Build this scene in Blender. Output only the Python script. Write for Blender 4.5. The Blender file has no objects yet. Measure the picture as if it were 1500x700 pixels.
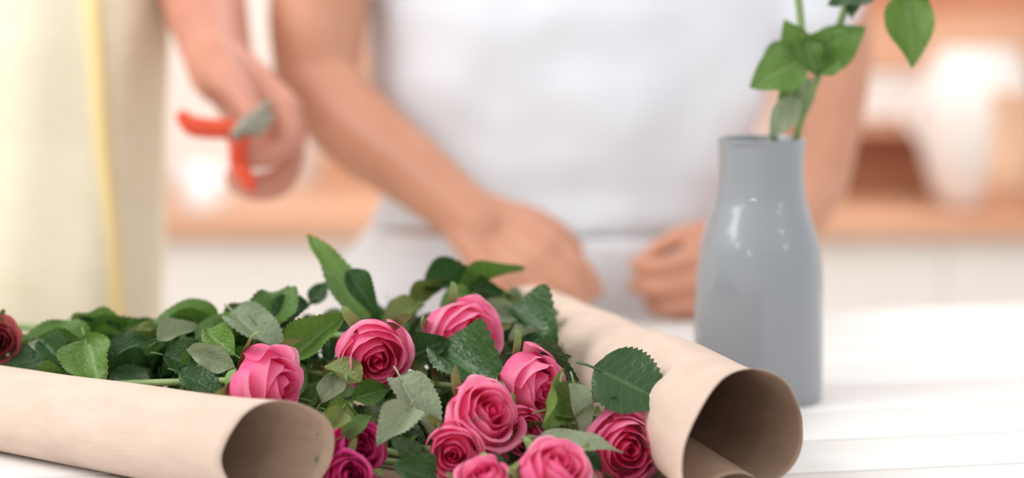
import bpy, bmesh, math, random
from mathutils import Vector, Matrix, noise
V=Vector
R=math.radians
random.seed(7)
C=bpy.context.scene.collection
F=2900.0; PITCH=R(7.4); CH=0.317
FLOOR=-0.88
fw=V((0,math.cos(PITCH),-math.sin(PITCH))); upv=V((0,math.sin(PITCH),math.cos(PITCH)))
def at(px,py,Y):
    d=fw+V((1,0,0))*((px-750)/F)+upv*(-(py-350)/F)
    return V((0,0,CH))+d*(Y/d.y)

# ---------------- materials ----------------
def newmat(name):
    m=bpy.data.materials.new(name); m.use_nodes=True
    nt=m.node_tree; b=nt.nodes['Principled BSDF']
    return m,nt,b
def N(nt,t,**k):
    n=nt.nodes.new(t)
    for a,v in k.items(): setattr(n,a,v)
    return n
def mat(name,c1,c2=None,rough=.6,scale=8,bump=0,bscale=60,sss=0,coat=0,stretch=(1,1,1),metal=0,detail=4):
    m,nt,b=newmat(name)
    b.inputs['Roughness'].default_value=rough; b.inputs['Metallic'].default_value=metal
    b.inputs['Coat Weight'].default_value=coat
    tc=N(nt,'ShaderNodeTexCoord'); mp=N(nt,'ShaderNodeMapping'); mp.inputs['Scale'].default_value=stretch
    nt.links.new(tc.outputs['Object'],mp.inputs['Vector'])
    if c2 is None: c2=[x*.9 for x in c1]
    nz=N(nt,'ShaderNodeTexNoise'); nz.inputs['Scale'].default_value=scale; nz.inputs['Detail'].default_value=detail
    nt.links.new(mp.outputs[0],nz.inputs['Vector'])
    cr=N(nt,'ShaderNodeValToRGB'); cr.color_ramp.elements[0].position=.35; cr.color_ramp.elements[1].position=.65
    cr.color_ramp.elements[0].color=(*c2,1); cr.color_ramp.elements[1].color=(*c1,1)
    nt.links.new(nz.outputs['Fac'],cr.inputs['Fac']); nt.links.new(cr.outputs['Color'],b.inputs['Base Color'])
    if bump:
        n2=N(nt,'ShaderNodeTexNoise'); n2.inputs['Scale'].default_value=bscale; n2.inputs['Detail'].default_value=6
        nt.links.new(mp.outputs[0],n2.inputs['Vector'])
        bp=N(nt,'ShaderNodeBump'); bp.inputs['Strength'].default_value=bump; bp.inputs['Distance'].default_value=.002
        nt.links.new(n2.outputs['Fac'],bp.inputs['Height']); nt.links.new(bp.outputs[0],b.inputs['Normal'])
    if sss:
        b.inputs['Subsurface Weight'].default_value=sss; b.inputs['Subsurface Scale'].default_value=.01
        b.inputs['Subsurface Radius'].default_value=(1,.35,.2)
    return m
def petal_mat(name,core,mid,edge):
    m,nt,b=newmat(name)
    at_=N(nt,'ShaderNodeAttribute'); at_.attribute_name='shade'
    sp=N(nt,'ShaderNodeSeparateXYZ'); nt.links.new(at_.outputs['Vector'],sp.inputs[0])
    r1=N(nt,'ShaderNodeValToRGB'); e=r1.color_ramp.elements
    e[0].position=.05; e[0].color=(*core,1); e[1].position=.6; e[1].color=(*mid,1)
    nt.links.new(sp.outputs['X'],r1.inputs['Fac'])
    r2=N(nt,'ShaderNodeMapRange'); r2.inputs['From Min'].default_value=.38; r2.inputs['From Max'].default_value=.0; r2.inputs['To Max'].default_value=.7
    nt.links.new(sp.outputs['Y'],r2.inputs['Value'])
    mg=N(nt,'ShaderNodeMath',operation='MULTIPLY'); nt.links.new(r2.outputs[0],mg.inputs[0]); nt.links.new(sp.outputs['X'],mg.inputs[1])
    m0=N(nt,'ShaderNodeMix',data_type='RGBA'); m0.inputs[7].default_value=(.85,.72,.5,1); nt.links.new(mg.outputs[0],m0.inputs[0]); nt.links.new(r1.outputs['Color'],m0.inputs[6])
    mx=N(nt,'ShaderNodeMix',data_type='RGBA'); mx.inputs[7].default_value=(*edge,1)
    rr=N(nt,'ShaderNodeMapRange'); rr.inputs['From Min'].default_value=.30; rr.inputs['From Max'].default_value=1.0; rr.inputs['To Max'].default_value=1.0
    nt.links.new(sp.outputs['Y'],rr.inputs['Value']); 
    nz=N(nt,'ShaderNodeTexNoise'); nz.inputs['Scale'].default_value=70; nz.inputs['Detail'].default_value=5
    tc=N(nt,'ShaderNodeTexCoord'); nt.links.new(tc.outputs['Object'],nz.inputs['Vector'])
    mu=N(nt,'ShaderNodeMath',operation='MULTIPLY'); nt.links.new(rr.outputs[0],mu.inputs[0])
    nr=N(nt,'ShaderNodeMapRange'); nr.inputs['From Min'].default_value=.3; nr.inputs['From Max'].default_value=.65; nr.inputs['To Min'].default_value=.3; nr.inputs['To Max'].default_value=1.0
    nt.links.new(nz.outputs['Fac'],nr.inputs['Value']); nt.links.new(nr.outputs[0],mu.inputs[1])
    m3=N(nt,'ShaderNodeMath',operation='MULTIPLY'); a3=N(nt,'ShaderNodeMath',operation='ADD'); a3.inputs[1].default_value=.12
    nt.links.new(sp.outputs['X'],a3.inputs[0]); nt.links.new(mu.outputs[0],m3.inputs[0]); nt.links.new(a3.outputs[0],m3.inputs[1])
    nt.links.new(m3.outputs[0],mx.inputs[0]); nt.links.new(m0.outputs[2],mx.inputs[6])
    nt.links.new(mx.outputs[2],b.inputs['Base Color'])
    b.inputs['Roughness'].default_value=.55
    n2=N(nt,'ShaderNodeTexNoise'); n2.inputs['Scale'].default_value=160; mp=N(nt,'ShaderNodeMapping'); mp.inputs['Scale'].default_value=(1,1,.25)
    nt.links.new(tc.outputs['Object'],mp.inputs[0]); nt.links.new(mp.outputs[0],n2.inputs['Vector'])
    bp=N(nt,'ShaderNodeBump'); bp.inputs['Strength'].default_value=.3; bp.inputs['Distance'].default_value=.001
    nt.links.new(n2.outputs['Fac'],bp.inputs['Height']); nt.links.new(bp.outputs[0],b.inputs['Normal'])
    tr=N(nt,'ShaderNodeBsdfTranslucent'); nt.links.new(mx.outputs[2],tr.inputs['Color'])
    ms=N(nt,'ShaderNodeMixShader'); ms.inputs[0].default_value=.42
    out=nt.nodes['Material Output']
    nt.links.new(b.outputs[0],ms.inputs[1]); nt.links.new(tr.outputs[0],ms.inputs[2]); nt.links.new(ms.outputs[0],out.inputs['Surface'])
    return m
def leaf_mat(name,base,base2,vein,rough=.42):
    m,nt,b=newmat(name)
    uv=N(nt,'ShaderNodeAttribute'); uv.attribute_name='shade'
    sp=N(nt,'ShaderNodeSeparateXYZ'); nt.links.new(uv.outputs['Vector'],sp.inputs[0])
    def M(op,a,bb=None):
        n=N(nt,'ShaderNodeMath',operation=op)
        for i,x in enumerate((a,bb)):
            if x is None: continue
            if isinstance(x,(int,float)): n.inputs[i].default_value=x
            else: nt.links.new(x,n.inputs[i])
        return n.outputs[0]
    x=sp.outputs['X']; u=sp.outputs['Y']
    mid=M('LESS_THAN',u,.06)
    s=M('FRACT',M('MULTIPLY',M('SUBTRACT',x,M('MULTIPLY',u,.2)),8.5))
    side=M('MULTIPLY',M('LESS_THAN',s,.13),.5)
    v=M('MAXIMUM',mid,side)
    oi=N(nt,'ShaderNodeObjectInfo')
    nz=N(nt,'ShaderNodeTexNoise'); nz.inputs['Scale'].default_value=5
    tc=N(nt,'ShaderNodeTexCoord'); nt.links.new(tc.outputs['Object'],nz.inputs['Vector'])
    f=M('MULTIPLY',M('ADD',nz.outputs['Fac'],oi.outputs['Random']),.6)
    m1=N(nt,'ShaderNodeMix',data_type='RGBA'); m1.inputs[6].default_value=(*base,1); m1.inputs[7].default_value=(*base2,1); nt.links.new(f,m1.inputs[0])
    m2=N(nt,'ShaderNodeMix',data_type='RGBA'); nt.links.new(m1.outputs[2],m2.inputs[6]); m2.inputs[7].default_value=(*vein,1)
    nt.links.new(M('MULTIPLY',v,.5),m2.inputs[0]); nt.links.new(m2.outputs[2],b.inputs['Base Color'])
    n3=N(nt,'ShaderNodeTexNoise'); n3.inputs['Scale'].default_value=14; nt.links.new(tc.outputs['Object'],n3.inputs['Vector'])
    hgt=M('ADD',v,M('MULTIPLY',n3.outputs['Fac'],1.6))
    bp=N(nt,'ShaderNodeBump'); bp.inputs['Strength'].default_value=.7; bp.inputs['Distance'].default_value=.0012; bp.invert=True
    nt.links.new(hgt,bp.inputs['Height']); nt.links.new(bp.outputs[0],b.inputs['Normal'])
    b.inputs['Roughness'].default_value=rough; b.inputs['Specular IOR Level'].default_value=.5
    tr=N(nt,'ShaderNodeBsdfTranslucent'); nt.links.new(m1.outputs[2],tr.inputs['Color'])
    ms=N(nt,'ShaderNodeMixShader'); ms.inputs[0].default_value=.22
    nt.links.new(b.outputs[0],ms.inputs[1]); nt.links.new(tr.outputs[0],ms.inputs[2]); nt.links.new(ms.outputs[0],nt.nodes['Material Output'].inputs['Surface'])
    return m
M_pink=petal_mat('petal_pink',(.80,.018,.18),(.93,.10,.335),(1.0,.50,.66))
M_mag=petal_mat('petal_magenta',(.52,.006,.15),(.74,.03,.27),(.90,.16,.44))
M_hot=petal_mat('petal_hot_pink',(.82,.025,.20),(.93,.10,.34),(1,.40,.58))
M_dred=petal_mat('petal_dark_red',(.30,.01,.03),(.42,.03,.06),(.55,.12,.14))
M_ld=leaf_mat('leaf_dark',(.018,.056,.015),(.045,.115,.028),(.11,.22,.07),.36)
M_lm=leaf_mat('leaf_mid',(.06,.15,.025),(.14,.26,.045),(.27,.41,.13),.42)
M_lo=leaf_mat('leaf_olive',(.11,.15,.035),(.20,.25,.06),(.32,.38,.14),.48)
M_lp=leaf_mat('leaf_pale',(.20,.26,.15),(.33,.39,.24),(.43,.49,.32),.55)
M_stem=mat('stem_green',(.24,.33,.11),(.14,.22,.07),rough=.5,scale=40)
M_sep=mat('sepal_green',(.24,.36,.11),(.14,.24,.06),rough=.55,scale=60)
M_kraft=mat('kraft_paper_pale_side',(.665,.515,.42),(.61,.47,.38),rough=.85,scale=35,bump=.25,bscale=260,stretch=(1,1,3))
M_kraft2=mat('kraft_paper_inner_shade',(.47,.33,.24),(.42,.29,.21),rough=.85,scale=35,bump=.22,bscale=260,stretch=(1,1,3))  # browner than the outside: shade inside the rolls put into the colour
M_table=mat('white_painted_wood',(.79,.775,.765),(.74,.725,.715),rough=.5,scale=6,stretch=(1,14,1),bump=.1)
M_skin=mat('skin',(.66,.33,.215),(.58,.27,.17),rough=.5,scale=14,sss=.12)
M_skin2=mat('skin_rosy',(.62,.28,.195),(.52,.21,.145),rough=.5,scale=14,sss=.12)
M_shirt=mat('pale_blue_cotton',(.80,.83,.885),(.77,.80,.86),rough=.9,scale=10)
M_trouser=mat('white_denim',(.84,.855,.89),(.80,.82,.865),rough=.9,scale=14)
M_cream=mat('cream_linen',(.92,.86,.68),(.86,.80,.61),rough=.92,scale=45,stretch=(1,1,5))
M_yellow=mat('yellow_trim',(.90,.72,.36),(.85,.66,.31),rough=.8)
M_hair=mat('dark_hair',(.03,.018,.012),(.015,.01,.008),rough=.45)
M_red=mat('red_handle',(.76,.085,.025),(.66,.065,.02),rough=.35)
M_steel=mat('steel',(.42,.40,.33),(.30,.28,.22),rough=.4,metal=.5)
M_wood=mat('warm_wood',(.66,.37,.24),(.57,.30,.18),rough=.5,scale=4,stretch=(1,8,8))
M_woodd=mat('dark_warm_wood',(.50,.22,.115),(.42,.17,.09),rough=.55,scale=4,stretch=(1,8,8))
M_cab=mat('white_cabinet',(.84,.82,.79),(.82,.80,.77),rough=.4)
M_wall=mat('warm_white_wall',(.86,.80,.75),(.84,.78,.73),rough=.9)
M_floor=mat('floor_wood',(.55,.42,.32),(.48,.36,.27),rough=.5,scale=5,stretch=(1,10,1))
M_white=mat('white_ceramic',(.78,.73,.70),(.76,.71,.68),rough=.45)
M_peach=mat('woven_peach',(.80,.52,.36),(.72,.44,.29),rough=.8,scale=50)
M_metal=mat('brushed_metal',(.6,.6,.6),rough=.3,metal=1)
M_white_eye=mat('eye_white',(.85,.85,.85),rough=.2)
# vase
M_vase,nt,b=newmat('grey_glazed_ceramic')
tc=N(nt,'ShaderNodeTexCoord'); wv=N(nt,'ShaderNodeTexWave',bands_direction='Z'); wv.inputs['Scale'].default_value=62
nt.links.new(tc.outputs['Object'],wv.inputs['Vector'])
cr=N(nt,'ShaderNodeValToRGB'); cr.color_ramp.elements[0].color=(.255,.275,.302,1); cr.color_ramp.elements[1].color=(.275,.295,.322,1)
nt.links.new(wv.outputs['Fac'],cr.inputs['Fac']); nt.links.new(cr.outputs['Color'],b.inputs['Base Color'])
b.inputs['Roughness'].default_value=.35; b.inputs['Coat Weight'].default_value=.8; b.inputs['Coat Roughness'].default_value=.02

# ---------------- object helpers ----------------
class MB:
    def __init__(s): s.v=[]; s.f=[]; s.a=[]
    def add(s,vs,fs,at_=None):
        n=len(s.v); s.v+= [V(x) for x in vs]; s.f+=[tuple(i+n for i in f) for f in fs]
        s.a+= at_ if at_ else [(0,0,0)]*len(vs)
    def mesh(s,name,m,smooth=True,attr=False):
        me=bpy.data.meshes.new(name); me.from_pydata(s.v,[],s.f); me.materials.append(m)
        if smooth: me.polygons.foreach_set('use_smooth',[True]*len(me.polygons))
        if attr:
            a=me.attributes.new('shade','FLOAT_VECTOR','POINT')
            a.data.foreach_set('vector',[c for t in s.a for c in t])
        me.update(); return me
def tag(o,label=None,cat=None,group=None,kind=None):
    if label: o['label']=label
    if cat: o['category']=cat
    if group: o['group']=group
    if kind: o['kind']=kind
    return o
def thing(name,loc,label,cat,group=None):
    o=bpy.data.objects.new(name,None); C.objects.link(o); o.location=loc; o.empty_display_size=.02
    return tag(o,label,cat,group)
def part(name,me,parent=None,mw=None):
    o=bpy.data.objects.new(name,me); C.objects.link(o)
    if mw is not None: o.matrix_basis=mw
    if parent is not None:
        o.parent=parent; o.matrix_parent_inverse=Matrix.Translation(-parent.location) if parent.type=='EMPTY' else Matrix.Identity(4)
    return o
def box(mb,x0,x1,y0,y1,z0,z1,b=0.0):
    if b<=0:
        vs=[(x,y,z) for z in (z0,z1) for y in (y0,y1) for x in (x0,x1)]
        mb.add(vs,[(0,2,3,1),(4,5,7,6),(0,1,5,4),(2,6,7,3),(0,4,6,2),(1,3,7,5)]); return
    bm=bmesh.new(); bmesh.ops.create_cube(bm,size=1)
    for v in bm.verts: v.co=V(((x0+x1)/2+v.co.x*(x1-x0),(y0+y1)/2+v.co.y*(y1-y0),(z0+z1)/2+v.co.z*(z1-z0)))
    bmesh.ops.bevel(bm,geom=bm.edges[:],offset=b,segments=2,affect='EDGES',profile=.5)
    bm.verts.index_update()
    mb.add([v.co.copy() for v in bm.verts],[[v.index for v in f.verts] for f in bm.faces]); bm.free()
def catmull(pts,n):
    out=[]; P=[pts[0]]+list(pts)+[pts[-1]]
    for i in range(1,len(P)-2):
        p0,p1,p2,p3=P[i-1],P[i],P[i+1],P[i+2]
        for k in range(n):
            t=k/n
            out.append(tuple(.5*((2*b)+(-a+c)*t+(2*a-5*b+4*c-d)*t*t+(-a+3*b-3*c+d)*t**3) for a,b,c,d in zip(p0,p1,p2,p3)))
    out.append(tuple(pts[-1])); return out
def tube(mb,pts,rad,n=12,sub=4,flat=1.0,ref=None):
    P=[(*p,r) for p,r in zip(pts,rad)]
    if sub>1: P=catmull(P,sub)
    pts=[V(p[:3]) for p in P]; rad=[max(p[3],1e-4) for p in P]
    T=[(pts[min(i+1,len(pts)-1)]-pts[max(i-1,0)]).normalized() for i in range(len(pts))]
    r=V(ref) if ref else (V((0,0,1)) if abs(T[0].z)<.8 else V((1,0,0)))
    rings=[]
    A=(r-T[0]*r.dot(T[0])).normalized()
    def ring(c,T_,A,rr): 
        B=T_.cross(A); return [c+A*(rr*math.cos(2*math.pi*k/n)*flat)+B*(rr*math.sin(2*math.pi*k/n)) for k in range(n)]
    for i,(p,t) in enumerate(zip(pts,T)):
        A=(A-t*A.dot(t)).normalized()
        if i==0:
            for a in (70,35): rings.append(ring(p-t*rad[0]*math.sin(R(a)),t,A,rad[0]*math.cos(R(a))))
        rings.append(ring(p,t,A,rad[i]))
        if i==len(pts)-1:
            for a in (35,70): rings.append(ring(p+t*rad[i]*math.sin(R(a)),t,A,rad[i]*math.cos(R(a))))
    loft(mb,rings)
def loft(mb,rings,cap=True):
    n=len(rings[0]); vs=[p for r in rings for p in r]; fs=[]
    for i in range(len(rings)-1):
        for k in range(n):
            a=i*n+k; b_=i*n+(k+1)%n; fs.append((a,b_,b_+n,a+n))
    if cap:
        fs.append(tuple(range(n-1,-1,-1))); fs.append(tuple((len(rings)-1)*n+k for k in range(n)))
    mb.add(vs,fs)
def lathe(prof,n=48):
    mb=MB(); loft(mb,[[V((r*math.cos(2*math.pi*k/n),r*math.sin(2*math.pi*k/n),z)) for k in range(n)] for r,z in prof]); return mb
def ellring(c,rx,ry,n=32,p=2.3,rot=0,fold=0,seed=0):
    out=[]
    for k in range(n):
        a=2*math.pi*k/n; ca,sa=math.cos(a),math.sin(a)
        x=rx*math.copysign(abs(ca)**(2/p),ca); y=ry*math.copysign(abs(sa)**(2/p),sa)
        q=1+fold*math.sin(a*9+seed)
        x*=q; y*=q
        out.append(c+V((x*math.cos(rot)-y*math.sin(rot),x*math.sin(rot)+y*math.cos(rot),0)))
    return out
def remesh(o,vs=.004,it=4):
    m=o.modifiers.new('r','REMESH'); m.mode='VOXEL'; m.voxel_size=vs; m.use_smooth_shade=True
    s=o.modifiers.new('s','SMOOTH'); s.iterations=it; s.factor=.5

# ---------------- setting ----------------
mb=MB(); box(mb,-2.6,2.6,-1.5,4.1,FLOOR-.05,FLOOR); tag(part('floor',mb.mesh('floor',M_floor,False)),kind='structure')
mb=MB(); box(mb,-2.6,2.6,4.05,4.15,FLOOR,1.6); tag(part('wall_back',mb.mesh('wall_back',M_wall,False)),kind='structure')
mb=MB(); box(mb,-2.6,2.6,4.03,4.05,FLOOR,FLOOR+.1,.004); tag(part('baseboard_back',mb.mesh('baseboard',M_cab,False)),kind='structure')

# ---------------- table ----------------
t=thing('table',(0,1.84,FLOOR),'long white painted plank table under the bouquet, vase and hands','table')
MW=Matrix.Translation((0,1.84,0))@Matrix.Rotation(R(11),4,'Z')
mb=MB(); y=0
while y>-1.15:
    box(mb,-1.1,1.2,y-.0840,y,-.02,0,.0022); y-=.087
box(mb,-1.1,1.2,y+.004,-.001,-.034,-.0205)
part('tabletop',mb.mesh('tabletop',M_table),t,MW)
mb=MB(); 
for a in ((-1.02,1.12,-.06,-.04),(-1.02,1.12,y+.05,y+.07)): box(mb,*a,-.11,-.034)
part('table_frame',mb.mesh('table_frame',M_table,False),t,MW)
for sx in (-1.04,1.10):
    for sy in (-.08,y+.05):
        mb=MB(); box(mb,sx,sx+.06,sy-.0,sy+.06,FLOOR+.0,-.034,.004); part('leg',mb.mesh('leg',M_table,False),t,MW)

# ---------------- kraft paper ----------------
def paper():
    mb=MB(); nv=60
    Ln,Lf=V((-.142,1.180,0)),V((-.56,1.47,0)); Rn,Rf=V((.1475,1.195,0)),V((.015,1.60,0))
    rows=[]
    for j in range(nv+1):
        v=j/nv
        def sec(Pn,Pf,rn,rf,k0,sgn,v,tot,flare):
            d=(Pn-Pf).normalized(); perp=V((-d.y,d.x,0)); 
            if perp.x<0: perp=-perp
            k=k0*(1-v)**2
            s=perp+d*k
            c=Pn.lerp(Pf,v); r=(rn+(rf-rn)*v)*(1+.05*math.exp(-v*12))
            pts=[]
            n=80; tot=R(tot)
            for i in range(n+1):
                th=tot*i/n
                if not flare:
                    g=max(0,(th-R(235))/R(150)); rr=r*(1-.09*g)
                    x=math.sin(th)*rr*sgn; z=r-math.cos(th)*rr
                else:
                    t1_=R(310)
                    th2=min(th,t1_)
                    g=max(0,(th2-R(215))/R(95))
                    rr=r*(1+flare*(1-v)**2*g**1.5-.06*v*g)
                    x=math.sin(th2)*rr*sgn*(1+.07*(1-v)); z=r-math.cos(th2)*rr*(1-.04*(1-v))
                    if th>t1_:
                        q=(th-t1_)/(tot-t1_)
                        x+= q*r*1.25; z= max(z,0)*(1-q)+ r*.36*math.sin(q*math.pi*.75)+.002
                am=.055 if flare else .022
                nz_=noise.noise(V((math.cos(th)*1.1+sgn*5,math.sin(th)*1.1,v*5)))
                x*=1+am*nz_; z=z*(1+am*nz_)
                slant=0
                if flare: slant=.018*math.sin(th)*math.exp(-v*6)
                e=d*((.012 if flare else .004)*noise.noise(V((math.cos(th)+sgn,math.sin(th),7)))*math.exp(-v*10)-slant)
                pts.append(c+s*x+e+V((0,0,max(z,.0006)+ .0006)))
            return pts
        Lp=sec(Ln,Lf,.0305,.0265,.55,-1,v,395,0)
        Rp=sec(Rn,Rf,.0392,.035,.0,1,v,360,.42)
        a,b_=Lp[0],Rp[0]
        mid=[a.lerp(b_,i/20)+V((0,-.02*math.sin(math.pi*i/20)*(1-v),0)) for i in range(1,20)]
        rows.append(Lp[::-1]+mid+Rp)
    n=len(rows[0]); vs=[p for r in rows for p in r]
    fs=[(j*n+i,j*n+i+1,(j+1)*n+i+1,(j+1)*n+i) for j in range(nv) for i in range(n-1)]
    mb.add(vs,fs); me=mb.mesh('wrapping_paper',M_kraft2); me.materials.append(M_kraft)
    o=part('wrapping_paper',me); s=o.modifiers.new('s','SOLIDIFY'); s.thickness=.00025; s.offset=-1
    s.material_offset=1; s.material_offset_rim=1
    tag(o,'brown kraft wrapping paper with two curled sides around the rose bouquet','wrapping paper')
paper()

# ---------------- leaf / petal meshes ----------------
def leafmesh(name,m,seed,w=.62,fold=.25,bend=.25,wave=.03,twist=0,sbend=0):
    rnd=random.Random(seed); mb=MB(); nx,ny=34,10
    vs=[];at_=[]
    ph=rnd.random()*6
    for i in range(nx+1):
        x=i/nx
        hw=w*.5*(math.sin(math.pi*min(1,x**.80))**.85)*(1-.30*x) *1.15
        if i in(0,nx): hw=.004
        ser=(1.0+(.06 if i%2 else -.03)) if 1<i<nx-1 else 1
        ta=twist*x
        for j in range(ny+1):
            u=j/ny*2-1
            yy=u*hw*(ser if j in(0,ny) else 1)
            z=abs(u)**1.3*hw*fold*1.6 + wave*math.sin(x*11+ph+(2 if u>0 else 0))*abs(u)**1.5
            z-= .012*math.exp(-((abs(u))/.12)**2)
            z+= .035*noise.noise(V((x*4.5,u*2.2,seed*3.3)))*abs(u)**.5
            if u*(1 if seed%2 else -1)>.4: z+= (abs(u)-.4)*hw*.9*(seed%3)*.6
            y2=yy*math.cos(ta)-z*math.sin(ta); z2=yy*math.sin(ta)+z*math.cos(ta)
            z2-= bend*x*x*.6
            y2+= sbend*x*x
            xx=x-.12*abs(bend)*x*x+ (.014 if (i%2 and j in(0,ny)) else 0)
            vs.append((xx,y2,z2)); at_.append((x,abs(u),0))
    fs=[(i*(ny+1)+j,(i+1)*(ny+1)+j,(i+1)*(ny+1)+j+1,i*(ny+1)+j+1) for i in range(nx) for j in range(ny)]
    mb.add(vs,fs,at_)
    n0=len(mb.v); tube(mb,[(-.22,0,-.05),(-.1,0,-.01),(.1,0,.0)],[.016,.016,.01],n=6,sub=2)
    for k in range(n0,len(mb.v)): mb.a[k]=(.5,.0,0)
    return mb.mesh(name,m,True,True)
LEAVES={}
for key,m in (('d',M_ld),('m',M_lm),('p',M_lp),('o',M_lo)):
    LEAVES[key]=[leafmesh('leaf_'+key,m,i,w=(.70,.66,.76,.60,.72,.66,.60,.68)[i],fold=(.10,.35,.2,.6,.25,.75,.35,.5)[i],bend=(.15,.5,-.25,.85,.3,-.45,.6,.2)[i],wave=.03+.022*(i%3),twist=(0,.5,-.3,.9,-1.0,.4,-.6,.2)[i],sbend=(0,.12,-.1,.15,-.15,.05,.2,-.1)[i]) for i in range(8)]
def put_leaf(parent,base,tip,normal,wr=1.0,key='m',idx=None):
    base,tip=V(base),V(tip); d=tip-base; L=d.length; d.normalize()
    n=V(normal); n=(n-d*n.dot(d))
    if n.length<1e-3: n=V((0,0,1)).cross(d)
    n.normalize(); yv=n.cross(d)
    mt=Matrix((d*L,yv*L*wr,n*L)).transposed().to_4x4(); mt.translation=base
    me=LEAVES[key][random.randrange(8) if idx is None else idx]
    return part('leaf',me,parent,mt)

def petals(seed,R0=.0232,H=.038,open_=1.0):
    rnd=random.Random(seed); core=MB(); outs=[]
    spec=[]
    for i in range(6): t=i/5; spec.append((.09+.30*t,1.7-.40*t,.96-.01*t,.05+.08*t,.0+.32*t))
    for i in range(4): t=i/3; spec.append((.47+.17*t,1.35,.97-.02*t,.20+.10*t,.42+.2*t))
    for i in range(4): t=i/3; spec.append((.74+.10*t,1.32-.05*t,.95-.05*t,.42+.2*t,.75+.1*t))
    for i in range(3): t=i/2; spec.append((.92+.06*t,1.18,.82-.10*t,.85+.35*t,.9+.1*t))
    phi=rnd.random()*6
    for i,(rf,hw,hf,cur,t) in enumerate(spec):
        phi+=2.35+rnd.uniform(-.45,.45)
        Ri=R0*rf*rnd.uniform(.95,1.06); Hi=H*hf*rnd.uniform(.94,1.05); cur*=open_*rnd.uniform(.6,1.35)
        lean=rnd.uniform(-.06,.11)*rf
        mb=core if i<6 else MB()
        nu,nv=22,22; vs=[];at_=[]
        off=V((seed*3.1+i*7.7,i*1.3,0))
        for b_ in range(nv+1):
            for a_ in range(nu+1):
                u=a_/nu*2-1
                rag=.03*noise.noise(V((u*6,3,i*2.1))+off)*t
                v=b_/nv*(1-.24*abs(u)**2.6 + .05*math.exp(-(u/.18)**2)*t+rag)
                wf=.5+.5*math.sin(min(1,v/.6)*math.pi/2)
                ang=phi+u*hw*wf
                cup=math.sin(math.pi/2*min(1,v/.42))**.6
                r=Ri*cup+ .0012*min(1,v*5)
                if v>.42: r*=1-(.36*(1-rf)**1.0+.12)*((v-.42)/.58)
                cv=max(0,(v-.66)/.34)
                side=.5+.9*abs(u)**2
                r+=R0*.34*cur*cv**2*side + R0*lean*cv
                nzv=noise.noise(V((u*1.3,v*1.5,0))+off)
                r+=R0*.18*nzv*(.10+.90*rf)*min(1,v*1.5)
                r+=R0*.04*noise.noise(V((u*4,v*2,9))+off)*cv*rf
                r*=1+.09*u*(1-.25*t)
                z=Hi*(.05+.95*v)-H*.26*cur*max(0,(v-.78)/.22)**2*side
                z+=H*.05*noise.noise(V((u*2.0,5,i*3.3))+off)*v
                vs.append((r*math.cos(ang),r*math.sin(ang),z)); at_.append((t,v,0))
        fs=[(b_*(nu+1)+a_,b_*(nu+1)+a_+1,(b_+1)*(nu+1)+a_+1,(b_+1)*(nu+1)+a_) for b_ in range(nv) for a_ in range(nu)]
        mb.add(vs,fs,at_)
        if mb is not core: outs.append(mb)
    return core,outs
BLOOM={}
for key,m in (('pink',M_pink),('mag',M_mag),('hot',M_hot),('dred',M_dred)):
    BLOOM[key]=[]
    for sd in range({'pink':5,'dred':1}.get(key,3)):
        core,outs=petals(sd*11+len(key),open_=(1.0,.7,1.2,.85,1.1)[sd])
        BLOOM[key].append((core.mesh('bloom',m,True,True),[o.mesh('petal',m,True,True) for o in outs]))
def calyx_mesh():
    mb=MB(); loft(mb,[[V((r*math.cos(2*math.pi*k/12),r*math.sin(2*math.pi*k/12),z)) for k in range(12)] for r,z in ((.002,-.008),(.0055,-.006),(.007,-.001),(.008,.003))])
    for s in range(5):
        a=s*2*math.pi/5; vs=[]
        for i in range(9):
            x=i/8; hw=.005*(1-x)**.7*(.7+x)
            rr=.006+.030*math.sin(x*1.5); z=.000+.026*x-.02*x*x*(1 if s%2 else .1)
            for u in (-1,0,1):
                vs.append((rr*math.cos(a)-u*hw*math.sin(a),rr*math.sin(a)+u*hw*math.cos(a),z+(.001 if u else 0)))
        mb.add(vs,[(i*3+j,i*3+j+1,(i+1)*3+j+1,(i+1)*3+j) for i in range(8) for j in range(2)])
    return mb.mesh('calyx',M_sep)
CAL=calyx_mesh()
roses=[]
def rose(px,py,Y,N_,size,key,var,label,endX,endY,endZ,group='roses in the kraft paper bouquet',drop=.012):
    c=at(px,py,Y); n=V(N_).normalized(); base=c-n*.022*size
    base.z=max(base.z,.008)
    t=thing('rose',base,label,'rose',group)
    q=n.to_track_quat('Z','Y').to_matrix().to_4x4()
    mt=Matrix.Translation(base)@q@Matrix.Rotation(random.random()*6,4,'Z')@Matrix.Scale(size,4)
    bme,outs=BLOOM[key][var]
    b_=part('bloom',bme,t,mt)
    for o in outs: part('petal',o,b_)
    part('calyx',CAL,t,mt)
    e=V((endX,endY,endZ)); p1=base-n*.03; p1.z=max(.008,p1.z-drop); p2=p1.lerp(e,.45)+V((0,.0,-.004)); 
    mb=MB(); tube(mb,[base-n*.004,p1,p2,e],[.0022,.0024,.0027,.003],n=8,sub=8)
    part('stem',mb.mesh('stem',M_stem),t)
    roses.append((t,base,e,[base,p1,p2,e]))
    return t
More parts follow.
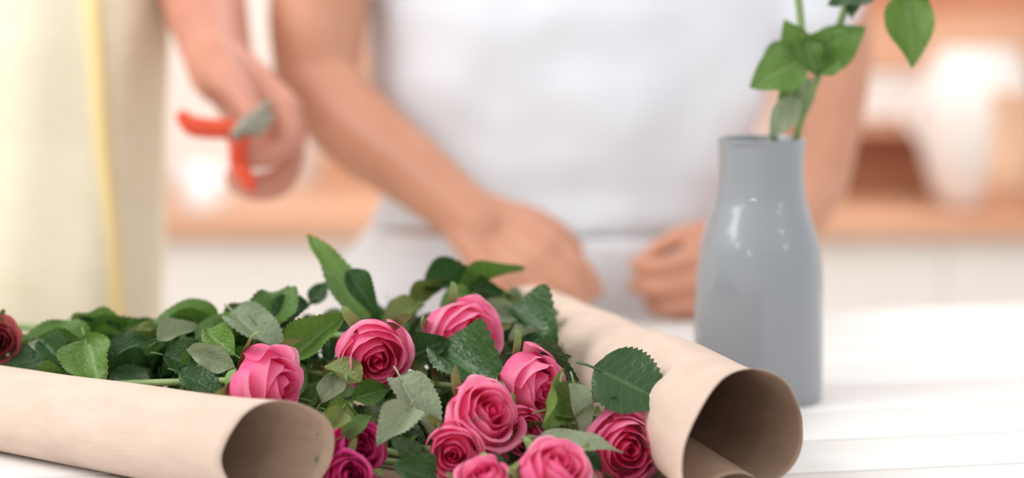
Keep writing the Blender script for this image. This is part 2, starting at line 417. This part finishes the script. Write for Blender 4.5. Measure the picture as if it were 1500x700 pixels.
rs=[
(396,564,1.255,(.84,-.46,-.02),1.14,'pink',0,'pink rose lying on the left paper roll, farthest left in the bouquet'),
(550,522,1.300,(.18,-.92,-.15),1.04,'pink',1,'round pink rose facing forward just left of the bouquet centre'),
(682,498,1.345,(.60,-.68,.15),1.16,'pink',4,'topmost pink rose in the bouquet with green sepals behind it'),
(782,564,1.285,(.68,-.66,-.05),1.02,'pink',3,'pink rose between the topmost rose and the large dark round leaf'),
(712,608,1.232,(.42,-.66,.42),1.04,'pink',2,'wide open pink rose at the front middle overlapping the darker rose below'),
(666,662,1.215,(-.08,-.95,.0),.80,'hot',0,'deep pink rose tucked under the wide open front middle rose'),
(766,634,1.255,(.5,-.8,.1),.72,'hot',1,'small half hidden rose peeking out right of the front middle rose'),
(917,657,1.235,(.20,-.92,.12),1.0,'hot',2,'deep pink rose touching the right paper roll, farthest right in the bouquet'),
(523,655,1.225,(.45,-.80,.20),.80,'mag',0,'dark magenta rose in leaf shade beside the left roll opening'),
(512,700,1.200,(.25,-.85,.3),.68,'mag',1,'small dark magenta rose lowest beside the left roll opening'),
(815,708,1.180,(.35,-.55,.60),.90,'pink',1,'pink rose at the bottom edge below the pointed pale leaf'),
(708,718,1.175,(-.15,-.65,.6),.66,'pink',0,'pale pink rose at the bottom edge below the deep pink rose'),
]
for i,r_ in enumerate(rs):
    rose(*r_,endX=-.60+.03*(i%4),endY=1.50+.022*((i*5)%7),endZ=.012+.011*((i*3)%5),drop=.004 if i in(0,1) else .012)
main=list(roses)
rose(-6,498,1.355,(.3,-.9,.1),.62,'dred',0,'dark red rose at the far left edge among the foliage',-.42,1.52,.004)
roses=main
def nearest(p):
    best=None
    for t,b_,e,pts in roses:
        for k in range(30):
            s=k/29*3; i=min(2,int(s)); q=pts[i].lerp(pts[i+1],s-i)
            d=(q-p).length
            if best is None or d<best[0]: best=(d,t)
    return best[1]
EX=[
((540,478),(455,334),1.40,1.42,.50,'m',(.62,-.75,.2),0),
((508,398),(556,460),1.40,1.38,.62,'d',(.3,-.85,.4),1),
((618,430),(740,390),1.45,1.44,.50,'d',(-.2,-.5,.9),3),
((600,450),(655,405),1.44,1.45,.6,'o',(.1,-.7,.6),7),
((670,430),(765,376),1.45,1.45,.26,'m',(-.1,-.7,.7),1),
((135,500),(12,480),1.38,1.36,.68,'m',(.1,-.6,.8),1),
((322,470),(192,456),1.40,1.38,.55,'m',(-.1,-.7,.7),3),
((295,515),(338,452),1.34,1.36,.9,'m',(.1,-.9,.4),0),
((378,490),(412,420),1.36,1.40,.85,'m',(.3,-.8,.4),2),
((425,530),(500,450),1.32,1.33,.72,'m',(-.2,-.9,.4),7),
((340,455),(398,515),1.37,1.33,.9,'p',(.1,-.8,.5),6),
((125,495),(160,572),1.34,1.31,.9,'m',(-.3,-.9,.3),2),
((215,500),(140,520),1.34,1.32,.8,'d',(.1,-.8,.6),1),
((165,545),(225,560),1.33,1.315,.8,'d',(.1,-.6,.8),0),
((135,505),(215,450),1.40,1.40,.55,'m',(.2,-.6,.8),3),
((600,525),(657,490),1.31,1.32,.9,'d',(.1,-.8,.5),7),
((640,515),(745,560),1.32,1.26,.8,'d',(.1,-.5,.9),1),
((515,585),(578,565),1.27,1.28,.8,'m',(.1,-.8,.5),1),
((585,550),(622,632),1.27,1.225,.9,'p',(.2,-.85,.4),6),
((870,538),(985,590),1.255,1.235,1.22,'d',(-.1,-.70,.65),0),
((800,600),(890,578),1.25,1.25,.9,'o',(.3,-.8,.5),2),
((790,640),(915,654),1.215,1.20,.42,'p',(.0,-.5,.9),0),
((700,478),(772,445),1.40,1.40,.8,'p',(.1,-.7,.7),1),
((745,452),(828,505),1.40,1.36,.8,'d',(.2,-.5,.8),7),
((745,500),(800,470),1.36,1.36,.8,'p',(.1,-.6,.7),4),
((760,520),(850,545),1.31,1.29,.75,'d',(.0,-.5,.9),1),
((600,595),(562,655),1.24,1.21,.95,'p',(.2,-.8,.5),7),
((478,600),(530,620),1.25,1.23,.9,'m',(.1,-.8,.5),1),
((620,680),(575,640),1.215,1.21,.9,'d',(.1,-.7,.6),0),
((640,700),(570,690),1.20,1.19,.9,'d',(.1,-.7,.6),2),
((740,690),(700,665),1.21,1.21,.9,'d',(.1,-.8,.5),0),
((530,560),(470,520),1.28,1.29,.9,'o',(.2,-.8,.4),1),
((470,590),(500,545),1.27,1.29,.8,'p',(.2,-.8,.4),2),
((70,520),(-20,545),1.36,1.345,.8,'d',(.1,-.6,.8),0),
((240,520),(330,548),1.31,1.30,.8,'d',(.1,-.7,.7),1),
((310,500),(262,560),1.32,1.29,.7,'m',(.3,-.8,.5),3),
((450,445),(400,490),1.40,1.36,.8,'d',(.1,-.7,.7),7),
((820,560),(790,640),1.26,1.22,.8,'m',(.5,-.8,.3),2),
((880,690),(790,650),1.22,1.22,.7,'d',(.0,-.6,.8),1),
((610,445),(560,485),1.42,1.38,.8,'o',(.1,-.7,.7),1),
((690,430),(640,455),1.44,1.41,.8,'m',(.1,-.7,.7),1),
((500,640),(555,610),1.215,1.22,.8,'m',(.2,-.8,.5),6),
((840,560),(850,640),1.245,1.22,.85,'p',(.4,-.8,.3),6),
((500,600),(470,640),1.22,1.20,.8,'o',(.4,-.8,.3),7),
((262,545),(335,580),1.275,1.265,.75,'d',(.1,-.7,.7),0),
((345,520),(290,482),1.29,1.31,.8,'m',(.1,-.85,.4),7),
((345,540),(272,520),1.28,1.29,.55,'p',(.1,-.8,.5),2),
((100,520),(40,500),1.35,1.345,.75,'p',(.2,-.8,.5),0),
((60,500),(115,545),1.35,1.33,.8,'d',(.2,-.8,.5),7),
((150,560),(95,530),1.33,1.34,.75,'m',(.1,-.7,.7),1),
((455,445),(480,410),1.42,1.43,.9,'d',(.1,-.8,.5),0),
((230,480),(165,500),1.36,1.35,.6,'o',(.1,-.7,.7),1),
((230,500),(290,470),1.345,1.35,.7,'p',(.1,-.7,.7),7),
((50,545),(120,560),1.33,1.325,.6,'m',(.1,-.7,.7),3),
]
for (b0,t0,yb,yt,w,k,n,ix) in EX:
    pb,pt=at(*b0,yb),at(*t0,yt); pb.z=max(pb.z,.006); pt.z=max(pt.z,.006)
    put_leaf(nearest(pb),pb,pt,n,w,k,ix)
poly=[(-10,500),(-10,550),(300,575),(420,585),(475,640),(490,700),(950,705),(870,610),(840,540),(815,475),(730,432),(600,445),(450,468),(330,482),(200,492)]
def inside(x,y):
    c=False;j=len(poly)-1
    for i in range(len(poly)):
        xi,yi=poly[i];xj,yj=poly[j]
        if (yi>y)!=(yj>y) and x<(xj-xi)*(y-yi)/(yj-yi)+xi: c=not c
        j=i
    return c
cnt=0
while cnt<275:
    px=random.uniform(-10,950); py=random.uniform(405,705)
    if not inside(px,py): continue
    layer=random.random()
    Y=1.240+(700-py)/300*.235+layer*.05
    if px<430: Y=max(Y-.02,1.31+(430-px)/430*.04)
    p=at(px,py,Y)
    if p.z<.012: p.z=.012
    a=random.uniform(0,6.28)
    L=random.uniform(.024,.042) if px>430 else random.uniform(.034,.054)
    d=V((math.cos(a),.5*math.sin(a)-.15,(.65 if px>430 else .35)*math.sin(a)-.05)).normalized()
    tip=p+d*L*.55; base=p-d*L*.45
    tip.z=max(tip.z,.008); base.z=max(base.z,.008)
    if px<430: tip.y=max(tip.y,1.29+(430-px)/430*.04)
    if px>800 and tip.x>.07: continue
    n=V((random.uniform(-.8,.8),-.7+random.uniform(-.4,.4),.65+random.uniform(-.5,.4)))
    k=random.choices('dmop',(3.9,3.4,2.1,1.6))[0]
    put_leaf(nearest(p),base,tip,n,random.uniform(.65,1.05) if px>430 else random.uniform(.55,.85),k); cnt+=1

# ---------------- vase ----------------
vp=at(1114,590,1.48); vx,vy=vp.x,1.50
s=vy*1.02/F
prof_px=[(92,0),(94,4),(94.5,40),(94,100),(93,150),(91.5,183),(86.5,223),(81.5,243),(75.5,262),(70,280),(66,294),(63.5,312),(62,335),(62,358),(62.5,374),(64,381),(62.5,383),(60.5,381),(59,373),(58,350),(58,320),(78,250),(86,200),(88,100),(88,20),(80,12),(1,10)]
prof=[(1*s,0)]+[(r*s,z*s*.985) for r,z in catmull(prof_px,4)]
t=thing('vase',(vx,vy,0),'tall grey glazed ceramic bottle vase standing right of the bouquet','vase')
part('vase_body',lathe(prof,96).mesh('vase',M_vase),t,Matrix.Translation((vx,vy,.0005)))

def cutting(pts,label,leaves):
    t=thing('leafy_stem',pts[0],label,'plant stem','green stems in the grey vase')
    mb=MB(); tube(mb,pts,[.003]*len(pts),n=8,sub=6); part('stem',mb.mesh('stem',M_stem),t)
    for b0,t0,w,k,n,ix,Yb in leaves:
        put_leaf(t,at(*b0,Yb),at(*t0,Yb-.01),n,w,k,ix)
    return t
Yv=vy
cutting([V((vx-.01,vy,.014)),at(1165,208,Yv),at(1195,120,Yv),at(1232,30,Yv),at(1262,-60,Yv),at(1300,-90,Yv)],
 'thicker leafy stem leaning right out of the grey vase, dark leaves on top',[
 ((1190,92),(1268,38),1.0,'m',(.2,-.9,.4),0,Yv-.005),
 ((1188,98),(1235,62),1.1,'p',(.1,-.9,.4),7,Yv+.01),
 ((1325,-12),(1348,102),.80,'m',(-.3,-.9,.3),2,Yv-.02),
 ((1285,-15),(1212,2),1.0,'d',(.1,-.5,.7),0,Yv-.01),
 ((1300,-20),(1375,12),.8,'d',(.1,-.6,.7),1,Yv),
 ((1255,-30),(1245,25),.9,'d',(.1,-.8,.5),1,Yv),
])
cutting([V((vx+.012,vy-.012,.014)),at(1133,208,Yv-.01),at(1152,150,Yv-.01),at(1172,90,Yv-.01),at(1172,20,Yv),at(1160,-60,Yv)],
 'slender leafy stem leaning left out of the grey vase, round mid green leaves',[
 ((1180,86),(1098,125),1.1,'m',(-.1,-.9,.4),0,Yv-.02),
 ((1176,85),(1150,30),1.0,'m',(-.2,-.9,.2),0,Yv-.01),
 ((1185,100),(1235,35),1.1,'m',(.2,-.9,.3),2,Yv-.02),
 ((1165,140),(1128,205),.75,'p',(.2,-.9,.3),0,Yv-.015),
 ((1155,60),(1120,120),.9,'m',(.2,-.9,.3),0,Yv+.01),
 ((1160,120),(1148,175),.8,'m',(.2,-.9,.3),0,Yv-.01),
 ((1170,110),(1185,165),.9,'p',(.2,-.9,.3),0,Yv+.005),
 ((1178,60),(1195,110),1.1,'m',(.1,-.9,.3),1,Yv-.025),
])

# ---------------- hands ----------------
def hand(mb,W,f,tv,curl=(22,26,20),sc=1.0,spread=5,thcurl=0):
    f=V(f).normalized(); tv=V(tv); tv=(tv-f*tv.dot(f)).normalized(); n=f.cross(tv)
    if hand.flip: n=-n
    def P(a,b_,c): return W+(f*a+tv*b_+n*c)*sc
    fl=[(.031,.083,.070,.0088),(.0105,.087,.079,.0090),(-.0105,.083,.073,.0086),(-.031,.075,.057,.0078)]
    for i,(o,m,L,r) in enumerate(fl):
        tube(mb,[P(-.005,o*.5,0),P(.03,o*.75,.001),P(m,o,.002)],[.014*sc,.0145*sc,.0115*sc],n=10,sub=2)
        tube(mb,[P(0,o*.5,-.006),P(.04,o*.85,-.009),P(m*.92,o,-.007)],[.012*sc,.013*sc,.010*sc],n=10,sub=2)
        a=R(curl[0]*(1+.12*i)); pts=[P(m-.01,o,.001)]; x,y_,z=m,o,.001; pts.append(P(x,y_,z))
        sp=R(spread*(1.5-i))
        for k,(fr,c) in enumerate(((.46,curl[1]*(1+.08*i)),(.30,curl[2]),(.24,0))):
            dx=math.cos(a)*L*fr; z-=math.sin(a)*L*fr; x+=dx*math.cos(sp); y_+=L*fr*math.sin(sp)*.6
            pts.append(P(x,y_,z)); a+=R(c)
        tube(mb,pts,[r*1.1*sc,r*1.12*sc,r*1.02*sc,r*.95*sc,r*.80*sc],n=10,sub=3)
    tc_=thcurl
    tube(mb,[P(.008,.016,-.008),P(.035,.038,-.016),P(.062,.050-.01*tc_,-.024-.008*tc_),P(.088,.050-.022*tc_,-.032-.018*tc_)],[.017*sc,.0145*sc,.0108*sc,.0088*sc],n=10,sub=3)
hand.flip=False

def head(body,c):
    def E(p,rx,ry,rz,n=16,m_=10):
        rings=[]
        for i in range(1,m_):
            a=-math.pi/2+math.pi*i/m_
            rings.append([V((p[0]+rx*math.cos(a)*math.cos(2*math.pi*k/n),p[1]+ry*math.cos(a)*math.sin(2*math.pi*k/n),p[2]+rz*math.sin(a))) for k in range(n)])
        loft(body,rings)
    E(c,.074,.09,.095); E(c+V((0,-.012,-.055)),.052,.062,.058)
    E(c+V((0,-.09,-.022)),.013,.018,.022); E(c+V((0,-.084,-.058)),.022,.012,.009)
    for s_ in(-1,1): E(c+V((s_*.076,.005,-.01)),.009,.018,.03); E(c+V((s_*.03,-.082,.02)),.018,.012,.008)
def person_common(t,c,skin_mb):
    for s_ in (-1,1):
        mb=lathe([(.001,-.011),(.008,-.008),(.011,0),(.008,.008),(.001,.011)],12); part('eye',mb.mesh('eye',M_white_eye),t,Matrix.Translation(c+V((s_*.03,-.082,.002))))
    mb=MB(); rings=[]
    for i in range(1,12):
        a=-math.pi/2*.55+math.pi*.775*i/12
        rings.append([c+V((.084*math.cos(a)*math.cos(2*math.pi*k/24),.018+.088*math.cos(a)*math.sin(2*math.pi*k/24),.022+.10*math.sin(a))) for k in range(24)])
    loft(mb,rings); tube(mb,[c+V((0,.10,.02)),c+V((0,.12,-.06)),c+V((0,.11,-.14))],[.035,.04,.015])
    part('hair',mb.mesh('hair',M_hair),t)

# ---------------- person one (pale blue shirt) ----------------
cx=at(845,0,2.03).x
t1=thing('person',(cx,2.04,FLOOR),'person in pale blue t-shirt standing behind the table, both hands near the tabletop','person')
body=MB(); hd=V((cx,2.02,.66))
head(body,hd)
tube(body,[hd+V((0,.01,-.05)),V((cx,2.04,.52)),V((cx,2.05,.46))],[.052,.052,.07])
def torso_sections(rows,Yc):
    out=[]
    for py,l,r_,ry in rows:
        a=at(l,py,Yc); b_=at(r_,py,Yc); out.append(((a+b_)/2,(b_.x-a.x)/2,ry))
    return out
rows=[(-215,620,1070,.070),(-150,575,1125,.10),(-60,555,1142,.115),(20,540,1142,.122),(110,538,1128,.118),(200,560,1100,.108),(270,575,1080,.104),(330,540,1070,.110),(400,485,1065,.118),(480,460,1058,.120),(600,465,1045,.12)]
S=torso_sections(rows,2.04)
loft(body,[ellring(c,rx*.93,ry*.9) for c,rx,ry in S])
E1=at(462,135,1.95); W1=at(685,315,1.83)
Sh1=at(520,-215,2.03)
tube(body,[Sh1,at(482,-90,2.0),at(466,20,1.975),E1+V((0,.008,.01))],[.058,.052,.050,.041],n=16)
tube(body,[E1+V((-.004,.01,.012)),E1.lerp(W1,.3)+V((0,0,-.002)),E1.lerp(W1,.65),W1,W1+(W1-E1)*.1],[.041,.0415,.035,.028,.026],n=16)
hand.flip=False
f1=(at(768,378,1.79)-W1)
hand(body,W1,f1,(.32,.45,.58),curl=(22,30,24),sc=1.0,spread=1.5)
Sh2=at(1155,-215,2.03); E2=at(1196,262,2.01); W2=at(1100,385,1.90)
tube(body,[Sh2,at(1195,-60,2.03),at(1216,90,2.02),E2],[.058,.052,.043,.034],n=16)
tube(body,[E2,E2.lerp(W2,.35),W2,W2+(W2-E2)*.1],[.035,.035,.026,.024],n=16)
hand.flip=True
f2=(at(1010,432,1.83)-W2)
hand(body,W2,f2,(.15,.25,.9),curl=(40,50,30),sc=1.02,thcurl=.6,spread=0)
for s_ in (-1,1):
    tube(body,[V((cx-.04+s_*.085,2.05,-.12)),V((cx-.04+s_*.09,2.04,-.45)),V((cx-.04+s_*.10,2.06,-.80)),],[.085,.062,.045],n=14)
    tube(body,[V((cx-.04+s_*.10,2.08,-.845)),V((cx-.04+s_*.115,1.92,-.852))],[.032,.026],n=10,sub=1)
o=part('body',body.mesh('body',M_skin),t1); remesh(o,.0036,4)
person_common(t1,hd,body)
sh=MB(); k=[i for i,r_ in enumerate(rows) if r_[0]<=340]
sec=[ellring(S[i][0],S[i][1]*1.0,S[i][2]*1.0,48,2.3,0,.006,i*.4) for i in k]
loft(sh,sec)
tube(sh,[V((cx,2.05,.43)),V((cx,2.05,.475))],[.10,.075],n=20,sub=1)
tube(sh,[Sh1+V((.03,0,.005)),Sh1,at(492,-120,2.005),at(484,-75,1.995)],[.066,.068,.064,.064],n=20,sub=3)
tube(sh,[Sh2+V((-.03,0,.005)),Sh2,at(1185,-80,2.03),at(1192,0,2.02)],[.066,.068,.062,.060],n=20,sub=3)
o=part('t_shirt',sh.mesh('t_shirt',M_shirt),t1); remesh(o,.006,10)
tx=bpy.data.textures.new('folds','CLOUDS'); tx.noise_scale=.11; tx.noise_depth=1
d=o.modifiers.new('d','DISPLACE'); d.texture=tx; d.strength=.022; d.mid_level=.5; d.texture_coords='LOCAL'
tr=MB()
k=[i for i,r_ in enumerate(rows) if r_[0]>=330]
loft(tr,[ellring(S[i][0],S[i][1]*1.0,S[i][2]*1.0,48,2.3,0,.006,i) for i in k])
for s_ in (-1,1):
    tube(tr,[V((cx-.04+s_*.085,2.05,-.10)),V((cx-.04+s_*.09,2.05,-.45)),V((cx-.04+s_*.10,2.07,-.80))],[.105,.085,.07],n=18)
o=part('trousers',tr.mesh('trousers',M_trouser),t1); remesh(o,.007,4)

# ---------------- person two (cream garment) ----------------
c2x=at(20,0,1.98).x
t2=thing('person',(c2x,2.0,FLOOR),'person in cream linen garment with a yellow strap, holding red pruning shears','person')
body=MB(); hd=V((c2x,1.99,.68)); head(body,hd)
tube(body,[hd+V((0,.01,-.05)),V((c2x,2.0,.54)),V((c2x,2.01,.48))],[.052,.052,.07])
rows2=[(-230,-120,140,.07),(-160,-170,200,.10),(-60,-195,236,.12),(60,-200,243,.125),(200,-200,240,.12),(330,-205,240,.125),(450,-215,238,.13),(600,-225,240,.135),(900,-250,250,.14),(1200,-270,265,.15)]
S2=torso_sections(rows2,1.98)
loft(body,[ellring(c,rx*.9,ry*.85) for c,rx,ry in S2[:8]])
ShA=at(215,-210,1.99); EA=at(280,-75,2.02); WA=at(322,92,1.84)
tube(body,[ShA,at(255,-150,2.02),EA],[.056,.050,.045],n=16)
tube(body,[EA,EA.lerp(WA,.4),EA.lerp(WA,.75),WA,WA+(WA-EA)*.08],[.046,.043,.036,.032,.031],n=16)
hand.flip=True
fA=V((.66,-.45,-.62))
hand(body,WA,fA,(-.05,-.62,.60),curl=(36,56,45),sc=1.24,thcurl=-.2,spread=7)
ShB=at(-190,-200,1.99)
tube(body,[ShB,ShB+V((-.05,.02,-.15)),ShB+V((-.06,.01,-.28))],[.056,.046,.04],n=14)
WB=ShB+V((-.03,-.12,-.45))
tube(body,[ShB+V((-.06,.01,-.28)),ShB+V((-.05,-.05,-.37)),WB],[.04,.036,.026],n=14)
hand.flip=False
hand(body,WB,(0.3,-.4,-.7),(.5,-.5,.3))
for s_ in (-1,1):
    tube(body,[V((c2x+s_*.08,2.0,-.2)),V((c2x+s_*.085,2.0,-.5)),V((c2x+s_*.09,2.01,-.82))],[.08,.055,.04],n=14)
    tube(body,[V((c2x+s_*.09,2.03,-.845)),V((c2x+s_*.10,1.88,-.852))],[.032,.026],n=10,sub=1)
o=part('body',body.mesh('body',M_skin2),t2); remesh(o,.0032,2)
person_common(t2,hd,body)
g=MB()
loft(g,[ellring(c,rx,ry,64,2.4,0,.022,i*.5) for i,(c,rx,ry) in enumerate(S2)])
tube(g,[V((c2x,2.0,.44)),V((c2x,2.0,.49))],[.09,.075],n=20,sub=1)
tube(g,[ShA+V((-.04,0,.0)),ShA,at(238,-150,2.01)],[.066,.068,.064],n=20,sub=3)
tube(g,[ShB+V((.04,0,.0)),ShB,ShB+V((-.03,.01,-.10))],[.066,.068,.064],n=20,sub=3)
o=part('garment',g.mesh('garment',M_cream),t2); remesh(o,.006,4)
st=[]
for py,px in ((-100,128),(0,135),(110,143),(220,150),(330,160),(430,168),(520,172)):
    p=at(px,py,1.98)
    for i in range(len(S2)-1):
        if S2[i][0].z>=p.z>S2[i+1][0].z:
            q=(S2[i][0].z-p.z)/(S2[i][0].z-S2[i+1][0].z); c=S2[i][0].lerp(S2[i+1][0],q); rx=S2[i][1]*(1-q)+S2[i+1][1]*q; ry=S2[i][2]*(1-q)+S2[i+1][2]*q
            Yf=1.86
            for _ in range(4):
                x=at(px,py,Yf).x; u=min(.99,abs(x-c.x)/rx); Yf=c.y-ry*(1-u**2.4)**(1/2.4)-.0
            st.append(V((at(px,py,Yf).x,Yf-.002,at(px,py,Yf).z)))
mb=MB(); tube(mb,st,[.0085]*len(st),n=12,sub=4,flat=.5,ref=(0,1,0))
part('strap',mb.mesh('strap',M_yellow),t2)

# ---------------- shears ----------------
Yp=1.712
t=thing('pruning_shears',at(345,192,Yp),'red handled pruning shears held open in the hand above the bouquet','pruning shears')
mb=MB(); tube(mb,[at(356,200,Yp),at(335,190,Yp),at(305,188,Yp),at(282,184,Yp),at(268,172,Yp)],[.008,.0085,.0088,.0088,.0065],n=12,flat=.8,ref=(0,1,0)); part('handle',mb.mesh('handle',M_red),t)
mb=MB(); tube(mb,[at(340,188,Yp+.006),at(348,212,Yp),at(350,238,Yp+.003),at(358,256,Yp),at(368,272,Yp-.004)],[.008,.0080,.0084,.0080,.0060],n=12,flat=.8,ref=(0,1,0)); part('handle',mb.mesh('handle',M_red),t)
mb=MB(); tube(mb,[at(345,198,Yp-.006),at(362,184,Yp-.004),at(380,168,Yp),at(396,148,Yp)],[.005,.008,.007,.002],n=12,flat=.25,ref=(0,1,0)); part('blade',mb.mesh('blade',M_steel),t)
mb=MB(); tube(mb,[at(350,194,Yp),at(368,192,Yp-.002),at(386,184,Yp),at(400,168,Yp)],[.005,.006,.005,.002],n=12,flat=.25,ref=(0,1,0)); part('hook_blade',mb.mesh('hook_blade',M_steel),t)
mb=MB(); tube(mb,[at(346,194,Yp-.012),at(346,194,Yp+.012)],[.005,.005],n=12,sub=1); part('pivot_bolt',mb.mesh('pivot_bolt',M_steel),t)

# ---------------- kitchen behind ----------------
CY=3.4; CT=-.085
for i,(x0,lab) in enumerate(((-1.35,'white base cabinet behind the person in the cream garment'),(-.65,'white base cabinet behind the shirt, left of the middle'),(.05,'white base cabinet behind the vase'),(.75,'white base cabinet at the far right below the wooden shelf'))):
    t=thing('base_cabinet',(x0+.35,CY+.3,FLOOR),lab,'cabinet','white base cabinets')
    mb=MB(); box(mb,x0+.001,x0+.699,CY+.02,CY+.62,FLOOR+.08,CT-.035); box(mb,x0+.002,x0+.698,CY+.07,CY+.6,FLOOR,FLOOR+.08); part('cabinet_body',mb.mesh('cb',M_cab,False),t)
    for k_ in (0,1):
        mb=MB(); a=x0+.001+k_*.3495; box(mb,a,a+.3485,CY,CY+.018,FLOOR+.09,CT-.038,.001); dd=part('door',mb.mesh('door',M_cab,False),t)
        mb=MB(); kx=a+(.30 if k_==0 else .04); tube(mb,[(kx,CY-.025,CT-.36),(kx,CY-.025,CT-.46)],[.005,.005],n=8,sub=1); part('handle',mb.mesh('handle',M_metal),dd)
mb=MB(); box(mb,-1.37,1.47,CY-.03,4.03,CT-.035,CT,.004)
tag(part('worktop',mb.mesh('worktop',M_wood,False)),'warm brown wooden worktop running over the white cabinets','worktop')
def X(px,Y): return at(px,0,Y).x
def Z(py,Y): return at(750,py,Y).z
YS=3.62
x0,x1=X(1165,YS),X(1640,YS)
t=thing('shelf_unit',((x0+x1)/2,YS+.14,CT),'open wooden shelf unit on the worktop at the right','shelf')
zt=Z(-40,YS); zm=Z(105,YS); z2=Z(186,YS)
mb=MB(); box(mb,x0,x0+.025,YS,YS+.3,CT,zt); part('side_panel',mb.mesh('sp',M_wood,False),t)
mb=MB(); box(mb,x1-.025,x1,YS,YS+.3,CT,zt); part('side_panel',mb.mesh('sp',M_wood,False),t)
mb=MB(); box(mb,x0+.025,x1-.025,YS+.12,YS+.14,CT,zt); part('back_panel',mb.mesh('bp',M_woodd,False),t)
for a,b_ in ((zm,zm+.10),(z2-.01,z2+.012)):
    mb=MB(); box(mb,x0+.025,x1-.025,YS-.0,YS+.12,a,b_); part('shelf',mb.mesh('sh',M_wood,False),t)
xa,xb=X(1262,3.62),X(1385,3.62)
t=thing('storage_box',((xa+xb)/2,3.68,z2+.012),'white storage box on the middle shelf of the wooden unit','box')
mb=MB(); box(mb,xa,xb,3.62,3.735,z2+.0125,zm-.022,.006); part('box_body',mb.mesh('b',M_white,False),t)
mb=MB(); box(mb,xa-.003,xb+.003,3.617,3.738,zm-.022,zm-.004,.004); part('lid',mb.mesh('l',M_white,False),t)
jx=X(1438,3.48)
t=thing('ceramic_jar',(jx,3.50,CT),'large white rounded ceramic jar on the worktop before the shelf','jar')
jr=.098
part('jar_body',lathe([(.001,0),(.045,0),(.07,.03),(jr*.95,.10),(jr*1.02,.17),(jr*.98,.23),(jr*.75,.275),(jr*.76,.285),(jr*.6,.285),(.001,.28)],40).mesh('jar',M_white),t,Matrix.Translation((jx,3.50,CT+.0005)))
for s_ in(-1,1):
    mb=MB(); tube(mb,[(jx+s_*.088,3.5,CT+.12),(jx+s_*.118,3.5,CT+.16),(jx+s_*.092,3.5,CT+.20)],[.008]*3,n=8)
    part('handle',mb.mesh('h',M_white),t)
bx=X(1520,3.30)
t=thing('basket',(bx,3.44,CT),'peach woven basket at the right edge beside the white jar','basket')
part('basket_body',lathe([(.001,0),(.045,0),(.054,.10),(.060,.21),(.063,.215),(.056,.215),(.048,.02),(.001,.01)],32).mesh('bk',M_peach),t,Matrix.Translation((bx,3.44,CT+.0005)))
cx_=X(288,3.45)
t=thing('mug',(cx_,3.46,CT),'glossy white mug on the worktop below the shears hand','mug')
M_gl=mat('white_gloss',(.92,.92,.92),rough=.1)
part('mug_body',lathe([(.001,0),(.028,0),(.034,.01),(.036,.085),(.033,.085),(.030,.01),(.001,.006)],28).mesh('mg',M_gl),t,Matrix.Translation((cx_,3.46,CT+.0005)))
mb=MB(); tube(mb,[(cx_+.034,3.46,CT+.07),(cx_+.058,3.46,CT+.045),(cx_+.034,3.46,CT+.02)],[.005]*3,n=8); part('handle',mb.mesh('h',M_gl),t)
bx_=X(512,3.9)
t=thing('cutting_board',(bx_,3.98,CT),'wooden cutting board leaning on the wall between arm and shirt','cutting board')
mb=MB(); box(mb,bx_-.075,bx_+.075,3.97,3.99,CT,CT+.34,.008); part('board',mb.mesh('bd',M_wood,False),t)
mb=MB(); box(mb,bx_-.02,bx_+.02,3.972,3.988,CT+.34,CT+.40,.006); part('handle',mb.mesh('h',M_wood,False),t)

# ---------------- lights ----------------
w=bpy.data.worlds.new('w'); bpy.context.scene.world=w; w.use_nodes=True
bg=w.node_tree.nodes['Background']; bg.inputs[0].default_value=(1,.99,.98,1); bg.inputs[1].default_value=.93
def area(name,loc,tgt,size,e,col=(1,1,1)):
    l=bpy.data.lights.new(name,'AREA'); l.size=size; l.energy=e; l.color=col
    o=bpy.data.objects.new(name,l); C.objects.link(o); o.location=loc
    o.rotation_euler=(V(tgt)-V(loc)).to_track_quat('-Z','Y').to_euler()
area('window_light',(-1.6,1.0,1.5),(0,1.4,0),1.2,30,(1,.99,.97))
area('back_light',(.6,3.0,1.5),(0,1.6,0),1.0,11,(1,.97,.94))
area('kitchen_light',(.3,2.7,1.4),(.2,3.7,0),1.2,18,(1,.96,.92))
for az,el in ((41,27),(45,18),(-51,20),(-25,13)):
    d=V((math.sin(R(az))*math.cos(R(el)),-math.cos(R(az))*math.cos(R(el)),math.sin(R(el))))*1.6
    l=bpy.data.lights.new('vase_highlight_light','POINT'); l.energy=2.2; l.shadow_soft_size=.04  # added low point lights, aimed by angle to make highlights on the vase
    o=bpy.data.objects.new('vase_highlight_light',l); C.objects.link(o); o.location=V((vx,vy,.13))+d
# ---------------- camera ----------------
cd=bpy.data.cameras.new('cam'); co=bpy.data.objects.new('cam',cd); C.objects.link(co)
co.location=(0,0,CH); co.rotation_euler=(math.pi/2-PITCH,0,0)
cd.sensor_width=36; cd.lens=F/1500*36; cd.clip_start=.01
cd.dof.use_dof=True; cd.dof.focus_distance=1.30; cd.dof.aperture_fstop=2.1
bpy.context.scene.camera=co
vs=bpy.context.scene.view_settings; vs.view_transform='Standard'; vs.look='None'; vs.exposure=.04
